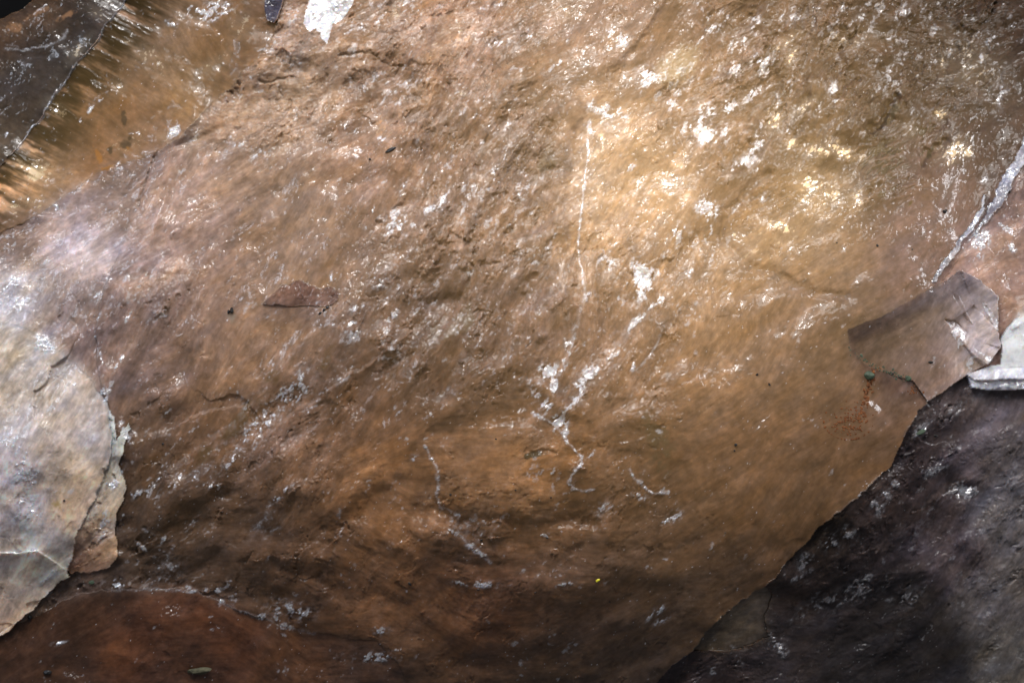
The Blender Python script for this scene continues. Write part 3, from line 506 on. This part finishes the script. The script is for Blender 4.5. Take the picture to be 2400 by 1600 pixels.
# ------------------------------------------------------------------ materials
def quartz(name, rough=.36, coat=.46, trans=.12, spark=.36, sparkscale=520, bump=.28, sss=.5, frost_glint=(.86, .87, .93), spec=.12, shallow=.35):
    m = bpy.data.materials.new(name); m.use_nodes = True; nt = m.node_tree; N = nt.nodes; L = nt.links
    for n in list(N): N.remove(n)
    def nd(t, **kw):
        n = N.new(t)
        for k_, v_ in kw.items(): setattr(n, k_, v_)
        return n
    def math_(op, a, b=None, c=None):
        n = nd('ShaderNodeMath', operation=op)
        for i_, x in enumerate((a, b, c)):
            if x is None: continue
            if isinstance(x, (int, float)): n.inputs[i_].default_value = x
            else: L.new(x, n.inputs[i_])
        return n.outputs[0]
    out = nd('ShaderNodeOutputMaterial')
    col = nd('ShaderNodeAttribute', attribute_name='body'); aux = nd('ShaderNodeAttribute', attribute_name='aux')
    sep = nd('ShaderNodeSeparateColor'); L.new(aux.outputs['Color'], sep.inputs[0])
    fr, gl, rg = sep.outputs[0], sep.outputs[1], sep.outputs[2]
    tc = nd('ShaderNodeTexCoord')
    # fine clouding of the body
    n1 = nd('ShaderNodeTexNoise'); n1.inputs['Scale'].default_value = 260; n1.inputs['Detail'].default_value = 7; n1.inputs['Roughness'].default_value = .6
    L.new(tc.outputs['Object'], n1.inputs['Vector'])
    v1 = math_('MULTIPLY_ADD', n1.outputs['Fac'], .85, .575)
    mul = nd('ShaderNodeVectorMath', operation='SCALE'); L.new(col.outputs['Color'], mul.inputs[0]); L.new(v1, mul.inputs['Scale'])
    mix = nd('ShaderNodeMix', data_type='RGBA'); L.new(fr, mix.inputs['Factor']); L.new(mul.outputs[0], mix.inputs['A']); mix.inputs['B'].default_value = frost_glint + (1,)
    # micro facets: every little broken plane has its own tilt
    def facets(scale, amount, seedoff):
        mp = nd('ShaderNodeMapping'); mp.inputs['Location'].default_value = (seedoff, seedoff * .7, 0); mp.inputs['Rotation'].default_value = (0, math.radians(-38), 0); mp.inputs['Scale'].default_value = (.55, 1, 1.2)
        L.new(tc.outputs['Object'], mp.inputs[0])
        dn = nd('ShaderNodeTexNoise'); dn.inputs['Scale'].default_value = scale * .8; L.new(mp.outputs[0], dn.inputs['Vector'])
        ad = nd('ShaderNodeVectorMath', operation='MULTIPLY_ADD'); L.new(dn.outputs['Color'], ad.inputs[0]); ad.inputs[1].default_value = (1.2 / scale,) * 3; L.new(mp.outputs[0], ad.inputs[2])
        vo = nd('ShaderNodeTexVoronoi'); vo.inputs['Scale'].default_value = scale; L.new(ad.outputs[0], vo.inputs['Vector'])
        sb = nd('ShaderNodeVectorMath', operation='SUBTRACT'); L.new(vo.outputs['Color'], sb.inputs[0]); sb.inputs[1].default_value = (.5, .5, .5)
        sc = nd('ShaderNodeVectorMath', operation='SCALE'); L.new(sb.outputs[0], sc.inputs[0])
        if isinstance(amount, float): sc.inputs['Scale'].default_value = amount
        else: L.new(amount, sc.inputs['Scale'])
        return sc.outputs[0]
    geo = nd('ShaderNodeNewGeometry')
    b1 = nd('ShaderNodeBump'); b1.inputs['Strength'].default_value = bump; b1.inputs['Distance'].default_value = 4 * S
    n2 = nd('ShaderNodeTexNoise'); n2.inputs['Scale'].default_value = 420; n2.inputs['Detail'].default_value = 8; n2.inputs['Roughness'].default_value = .62
    mp2 = nd('ShaderNodeMapping'); mp2.inputs['Rotation'].default_value = (0, math.radians(-40), 0); mp2.inputs['Scale'].default_value = (.4, 1, 1.1); L.new(tc.outputs['Object'], mp2.inputs[0]); L.new(mp2.outputs[0], n2.inputs['Vector'])
    L.new(math_('MULTIPLY', n2.outputs['Fac'], math_('MULTIPLY_ADD', rg, 1.0, .12)), b1.inputs['Height'])
    glint = math_('MAXIMUM', fr, math_('MULTIPLY', gl, .8))
    am = math_('MULTIPLY', math_('MULTIPLY_ADD', rg, .7, math_('MULTIPLY_ADD', glint, 1.25, .04)), spark)
    s1 = facets(sparkscale, am, 3.1); s2 = facets(sparkscale * .42, math_('MULTIPLY', am, .7), 7.7)
    a1 = nd('ShaderNodeVectorMath', operation='ADD'); L.new(b1.outputs[0], a1.inputs[0]); L.new(s1, a1.inputs[1])
    a2 = nd('ShaderNodeVectorMath', operation='ADD'); L.new(a1.outputs[0], a2.inputs[0]); L.new(s2, a2.inputs[1])
    nn = nd('ShaderNodeVectorMath', operation='NORMALIZE'); L.new(a2.outputs[0], nn.inputs[0])
    dp = nd('ShaderNodeAttribute', attribute_name='deep')
    dm = nd('ShaderNodeMix', data_type='VECTOR'); dm.inputs['Factor'].default_value = shallow; L.new(dp.outputs['Vector'], dm.inputs['A']); L.new(b1.outputs[0], dm.inputs['B'])
    dn_ = nd('ShaderNodeVectorMath', operation='NORMALIZE'); L.new(dm.outputs['Result'], dn_.inputs[0])
    p = nd('ShaderNodeBsdfPrincipled')
    L.new(mix.outputs['Result'], p.inputs['Base Color'])
    L.new(math_('MULTIPLY_ADD', fr, -.06, rough), p.inputs['Roughness'])
    p.inputs['IOR'].default_value = 1.55; p.inputs['Specular IOR Level'].default_value = spec
    L.new(dn_.outputs[0], p.inputs['Normal'])
    L.new(math_('MULTIPLY_ADD', glint, .9, coat), p.inputs['Coat Weight']); L.new(math_('MULTIPLY_ADD', glint, 1.9, 1.55), p.inputs['Coat IOR']); p.inputs['Coat Roughness'].default_value = .13;
    L.new(nn.outputs[0], p.inputs['Coat Normal'])
    if sss:
        p.inputs['Subsurface Weight'].default_value = sss; p.inputs['Subsurface Radius'].default_value = (16 * S, 10 * S, 6 * S); p.inputs['Subsurface Scale'].default_value = 1.0
    tr = nd('ShaderNodeBsdfTranslucent')
    tcl = nd('ShaderNodeMix', data_type='RGBA'); tcl.inputs['Factor'].default_value = .35; L.new(mix.outputs['Result'], tcl.inputs['A']); tcl.inputs['B'].default_value = (1.0, .78, .42, 1)
    L.new(tcl.outputs['Result'], tr.inputs['Color'])
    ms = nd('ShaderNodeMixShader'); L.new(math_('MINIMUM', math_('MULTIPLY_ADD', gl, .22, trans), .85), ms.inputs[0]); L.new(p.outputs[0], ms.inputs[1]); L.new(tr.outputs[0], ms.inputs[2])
    L.new(ms.outputs[0], out.inputs['Surface'])
    return m

MAT = {
 'amber_face': quartz('amber_quartz'),
 'clear_crystal_face': quartz('clear_quartz', rough=.26, spark=.4, coat=.25, bump=.12, trans=.2),
 'dark_crystal_face': quartz('smoky_crystal', rough=.24, trans=.04, spark=.45),
 'frosted_facet': quartz('frosted_quartz', rough=.36, trans=.08, spark=.6),
 'pale_slab': quartz('pale_quartz', rough=.36, trans=.03, spark=.4),
 'thin_flake': quartz('grey_flake_quartz', rough=.3, trans=.05),
 'rusty_base_facet': quartz('rusty_quartz', rough=.36, trans=.02, spark=.6),
 'dark_face': quartz('dark_smoky_quartz', rough=.4, trans=.0, spark=.5, coat=.22, shallow=.7, frost_glint=(.36, .35, .37)),
 'sliver_facet': quartz('olive_quartz', rough=.34, trans=.0),
 'grey_facet': quartz('grey_quartz', trans=.10),
 'pink_facet': quartz('pink_quartz', rough=.3, trans=.1, spark=.4),
 'white_chip': quartz('white_quartz', rough=.3, trans=.02, spark=.5),
 'wedge_inclusion': quartz('brown_inclusion', trans=.03, coat=.3), 'bright_blade': quartz('silvery_quartz', coat=.8, spark=.5, spec=.6), 'bright_blade#2': quartz('silvery_quartz_thin', coat=.8, spark=.5, spec=.6),
 'dark_chip': quartz('dark_chip_quartz', rough=.15, trans=.0, spark=.4)}
def plain(name, c, rough=.6, nscale=900):
    m = bpy.data.materials.new(name); m.use_nodes = True; nt = m.node_tree; p = nt.nodes['Principled BSDF']
    t = nt.nodes.new('ShaderNodeTexNoise'); t.inputs['Scale'].default_value = nscale; t.inputs['Detail'].default_value = 6
    r = nt.nodes.new('ShaderNodeValToRGB'); r.color_ramp.elements[0].color = tuple(x * .55 for x in c) + (1,); r.color_ramp.elements[1].color = tuple(min(1, x * 1.5) for x in c) + (1,)
    r.color_ramp.elements[0].position = .3; r.color_ramp.elements[1].position = .7
    tc = nt.nodes.new('ShaderNodeTexCoord'); nt.links.new(tc.outputs['Object'], t.inputs['Vector'])
    nt.links.new(t.outputs['Fac'], r.inputs[0]); nt.links.new(r.outputs[0], p.inputs['Base Color']); p.inputs['Roughness'].default_value = rough
    return m

# ------------------------------------------------------------------ the stone
rock = bpy.data.objects.new('smoky_quartz', None); coll.objects.link(rock); rock.location = P(1200, 1700, -500)
rock['label'] = 'rough translucent amber and grey smoky quartz boulder filling the whole view, against black'
rock['category'] = 'quartz rock'
def adopt(o, parent=None):
    o.parent = parent or rock
    if parent is None: o.matrix_parent_inverse = rock_inv
bpy.context.view_layer.update()
rock_inv = rock.matrix_world.inverted()

# light that has sunk into the quartz no longer sees the fine relief: a softened normal for the body
Hs = .5 * blur(H, 9) + .5 * blur(H, 22)
gv_, gu_ = np.gradient(Hs, STEP)
DEEP = np.stack([-gu_, -np.ones_like(gu_), gv_], -1); DEEP /= np.linalg.norm(DEEP, axis=-1, keepdims=True)

def face_mesh(nme, label=None):
    li = names.index(nme)
    cell = (LAB[:-1, :-1] == li)
    ci, cj = np.nonzero(cell)
    Hr = H + OFFS[nme]
    used = np.zeros(U.shape, bool)
    for a, b in ((0, 0), (0, 1), (1, 0), (1, 1)): used[ci + a, cj + b] = True
    idx = np.full(U.shape, -1, np.int32); n = int(used.sum()); idx[used] = np.arange(n)
    co = np.empty((n, 3), np.float32)
    co[:, 0] = (U[used] - 1200) * S; co[:, 1] = -Hr[used] * S; co[:, 2] = (800 - V[used]) * S
    quads = np.stack([idx[ci + 1, cj], idx[ci + 1, cj + 1], idx[ci, cj + 1], idx[ci, cj]], 1)
    # side walls where the face is broken off
    pad = np.pad(cell, 1); sk = []
    for di, dj, (a, b) in ((-1, 0, ((0, 1), (0, 0))), (1, 0, ((1, 0), (1, 1))), (0, -1, ((0, 0), (1, 0))), (0, 1, ((1, 1), (0, 1)))):
        e = cell & ~pad[1 + di:1 + di + cell.shape[0], 1 + dj:1 + dj + cell.shape[1]]
        ei, ej = np.nonzero(e)
        sk.append(np.stack([idx[ei + a[0], ej + a[1]], idx[ei + b[0], ej + b[1]]], 1))
    sk = np.concatenate(sk)
    rim = np.unique(sk); low = np.full(n, -1, np.int32); low[rim] = n + np.arange(len(rim))
    lc = co[rim].copy(); lc[:, 1] += 90 * S; nr = len(rim)
    wall = np.stack([low[sk[:, 1]], low[sk[:, 0]], low[sk[:, 0]] + nr, low[sk[:, 1]] + nr], 1); lc = np.concatenate([co[rim], lc])
    allv = np.concatenate([co, lc]); allq = np.concatenate([quads, wall]).astype(np.int32)
    me = bpy.data.meshes.new(nme.split('#')[0])
    me.vertices.add(len(allv)); me.vertices.foreach_set('co', allv.ravel())
    me.loops.add(allq.size); me.loops.foreach_set('vertex_index', allq.ravel())
    me.polygons.add(len(allq)); me.polygons.foreach_set('loop_start', np.arange(0, allq.size, 4, dtype=np.int32))
    me.update(calc_edges=True)
    sm = np.ones(len(allq), bool); sm[len(quads):] = False
    me.polygons.foreach_set('use_smooth', sm)
    def att(name_, arr):
        at = me.color_attributes.new(name_, 'FLOAT_COLOR', 'POINT')
        a4 = np.ones((len(allv), 4), np.float32); a4[:n, :3] = arr[used]; a4[n:n + nr, :3] = arr[used][rim]; a4[n + nr:, :3] = arr[used][rim]
        at.data.foreach_set('color', a4.ravel())
    att('deep', DEEP); att('body', BASE)
    att('aux', np.stack([FROST_GLINT, GLOW, np.clip(ROUGH, 0, 1)], -1))
    me.materials.append(MAT[nme])
    o = bpy.data.objects.new(nme.split('#')[0], me); coll.objects.link(o); adopt(o)
    if label: o['label'] = label
    return o

labels = {
 'amber_face': 'translucent amber brown broken main face with torn ridges',
 'dark_crystal_face': 'dark grey glassy crystal face in the top left corner',
 'clear_crystal_face': 'clear golden crystal face with growth stripes and painted dark reflections along its edge',
 'frosted_facet': 'pale lilac grey frosted facet at the left',
 'pale_slab': 'pale beige raised slab with a sharp curved edge, lower left',
 'thin_flake': 'thin grey green flake beside the pale slab',
 'rusty_base_facet': 'dark rusty brown smooth facet along the bottom left',
 'dark_face': 'nearly black sparkling rough face, lower right',
 'sliver_facet': 'olive brown smooth sliver along the edge of the dark face',
 'grey_facet': 'smooth grey brown glassy facet with sharp bright planes',
 'pink_facet': 'pinkish bright facet at the right edge',
 'white_chip': 'bright white broken chip at the right edge',
 'wedge_inclusion': 'brown wedge of another mineral showing through the amber face', 'bright_blade': 'long silvery white fracture blade', 'bright_blade#2': 'narrower silvery fracture blade beside the long one',
 'dark_chip': 'small dark grey chip at the top edge'}
FACE = {nme: face_mesh(nme, labels[nme]) for nme in names}

def height_at(u, v):
    j = int(round((u - U0) / STEP)); i = int(round((v - V0) / STEP))
    i = min(max(i, 0), NV - 1); j = min(max(j, 0), NU - 1)
    nme = names[LAB[i, j]]; o = OFFS[nme]
    return float(H[i, j] + (o if np.isscalar(o) else o[i, j])), nme

rnd = random.Random(7)
def lump(name, u, v, ln, wd, ang, mat, thick=None, proud=.35, label=None, seed=0, parent=None, sub=3):
    """An irregular grain sitting half sunk in the face below it."""
    import bmesh
    bm = bmesh.new(); bmesh.ops.create_icosphere(bm, subdivisions=sub, radius=1)
    r = random.Random(seed or int(u * 7 + v)); h, nme = height_at(u, v)
    dirs = [Vector((r.gauss(0, 1), r.gauss(0, 1), r.gauss(0, 1))).normalized() for _ in range(9)]
    lims = [r.uniform(.55, .95) for _ in dirs]
    th = thick or wd * .7; a = math.radians(ang)
    for vt in bm.verts:
        c = vt.co.copy()
        for dv, lm in zip(dirs, lims):
            q = c.dot(dv)
            if q > lm: c -= dv * (q - lm)
        x, y, z = c.x * ln / 2, c.y * th / 2, c.z * wd / 2
        vt.co = Vector(((x * math.cos(a) - z * math.sin(a)) * S, y * S, (x * math.sin(a) + z * math.cos(a)) * S))
    me = bpy.data.meshes.new(name); bm.to_mesh(me); bm.free(); me.materials.append(mat)
    o = bpy.data.objects.new(name, me); coll.objects.link(o)
    o.location = P(u, v, h + th * (proud - .2)); par = parent or FACE[nme]
    o.parent = par
    bpy.context.view_layer.update() if False else None
    if par is not rock and parent is None: pass
    o.matrix_parent_inverse.identity()
    if label: o['label'] = label
    return o
# children of a face are placed in the face's own space (the faces keep world coordinates)
M_black = plain('black_mineral', (.008, .007, .007), .45); M_green = plain('green_mineral', (.05, .075, .045), .6); M_rust = plain('rust', (.17, .055, .012), .8)
M_yel = plain('yellow_mineral', (.75, .60, .03), .4); M_moss = plain('mossy_grit', (.09, .085, .05), .9, 400); M_brown = plain('brown_mineral', (.13, .07, .045), .5, 140)
for i, (u, v, ln, wd, an) in enumerate([(917, 355, 30, 9, 28), (868, 375, 6, 5, 0), (2225, 492, 12, 11, 40), (2057, 575, 8, 7, 0), (2142, 584, 5, 4, 0), (1961, 569, 4, 4, 0), (2381, 444, 12, 8, 30),
        (755, 735, 10, 6, 40), (764, 727, 10, 7, 40), (772, 721, 9, 6, 40), (546, 727, 11, 16, 0), (538, 731, 8, 10, 0), (1722, 1041, 8, 8, 0), (1719, 1055, 5, 5, 0), (1701, 1250, 4, 3, 0), (1771, 877, 7, 6, 0), (1800, 900, 6, 8, 30),
        (2187, 849, 15, 6, -5), (2133, 887, 15, 14, 0), (2112, 884, 14, 5, -35), (2096, 876, 7, 5, 0), (958, 1374, 12, 7, -50), (1128, 1268, 6, 5, 0), (1056, 1157, 7, 6, 0), (1433, 1420, 7, 5, 0), (1208, 1146, 5, 4, 0), (1291, 1164, 4, 4, 0), (1256, 1395, 6, 4, 0),
        (1163, 1026, 5, 4, 0), (378, 1041, 6, 6, 0), (148, 1173, 7, 6, 0), (41, 1460, 14, 16, 0), (80, 1596, 26, 12, 0), (195, 1375, 16, 10, 10), (1283, 1262, 8, 4, 0), (1120, 1389, 8, 4, 0), (2165, 1015, 30, 12, 30), (2205, 1023, 12, 6, 0)]):
    lump('black_speck', u, v, ln, wd, an, M_black if i not in (18, 33, 36) else M_green, sub=2, proud=.55)['group'] = 'dark mineral specks'
lump('green_speck', 2039, 879, 28, 22, 20, M_green, label='dark green mineral wedge', proud=.4)
lump('yellow_speck', 1402, 1364, 13, 8, 15, M_yel, label='bright yellow mineral speck', proud=.6); 
lump('mossy_lump', 449, 1592, 66, 22, 3, M_moss, thick=24, label='mottled green grey gritty lump at the bottom edge', proud=.5)
# rust: a run and a scatter of tiny crusts in one film
def crumbs(name, pts, mat, label):
    import bmesh
    bm = bmesh.new(); par = None
    for u, v, r_ in pts:
        h, nme = height_at(u, v); par = par or nme
        tmp = bmesh.ops.create_icosphere(bm, subdivisions=1, radius=1)['verts']
        a = rnd.uniform(0, 3); e = rnd.uniform(.5, 1)
        for vt in tmp:
            c = vt.co * (1 + rnd.uniform(-.3, .3)); x, z = c.x * r_, c.z * r_ * e
            vt.co = P(u + x * math.cos(a) - z * math.sin(a), v + x * math.sin(a) + z * math.cos(a), h + c.y * r_ * .35 + .2)
    me = bpy.data.meshes.new(name); bm.to_mesh(me); bm.free(); me.materials.append(mat)
    o = bpy.data.objects.new(name, me); coll.objects.link(o); o.parent = FACE[par]; o['label'] = label
    return o
pts = []
for k in range(90):
    t = rnd.random(); u = 2047 - 22 * t - 14 * t * t + rnd.gauss(0, 4.5); v = 872 + 112 * t; pts.append((u, v, rnd.uniform(2.0, 5.6) * (1.1 - .4 * t)))
for k in range(150):
    a = rnd.uniform(0, 6.28); r_ = 46 * math.sqrt(rnd.random()) if rnd.random() < .8 else 60
    u = 1990 + r_ * math.cos(a); v = 985 + r_ * .75 * math.sin(a)
    if v < 965 and u < 1995 and rnd.random() < .6: continue
    pts.append((u, v, rnd.uniform(1.5, 3.8)))
for k in range(14): pts.append((2062 + rnd.gauss(0, 10), 862 + rnd.gauss(0, 6), rnd.uniform(1, 2.2)))
crumbs('rust_stain', pts, M_rust, 'orange rust run with a scatter of brown spots')
crumbs('rust_stain', [(2146 + rnd.gauss(0, 9), 916 + rnd.gauss(0, 6), rnd.uniform(1.2, 3)) for _ in range(26)] , M_rust, 'small rusty patch beside a crack')
crumbs('dark_seam', [(1990 + t * 150 + rnd.gauss(0, 3), 812 + 78 * t ** .6 + rnd.gauss(0, 4), rnd.uniform(1, 3.4)) for t in [rnd.random() for _ in range(70)]], M_green, 'dark greenish seam of grit')

# ------------------------------------------------------------------ the dark backdrop behind
bd = bpy.data.meshes.new('backdrop')
W_ = 9000
vv = [P(-W_, 800 + y, -2600 - 900 * (1 - math.cos(x))) for y, x in ((-W_, 0), (0, 0), (W_, 0))] + [P(W_ + 2400, 800 + y, -2600) for y in (-W_, 0, W_)]
bd.from_pydata([tuple(v) for v in vv], [], [(0, 1, 4, 3), (1, 2, 5, 4)]); bd.materials.append(plain('black_cloth', (.004, .004, .005), .95, 60))
bo = bpy.data.objects.new('backdrop', bd); coll.objects.link(bo); bo['kind'] = 'structure'
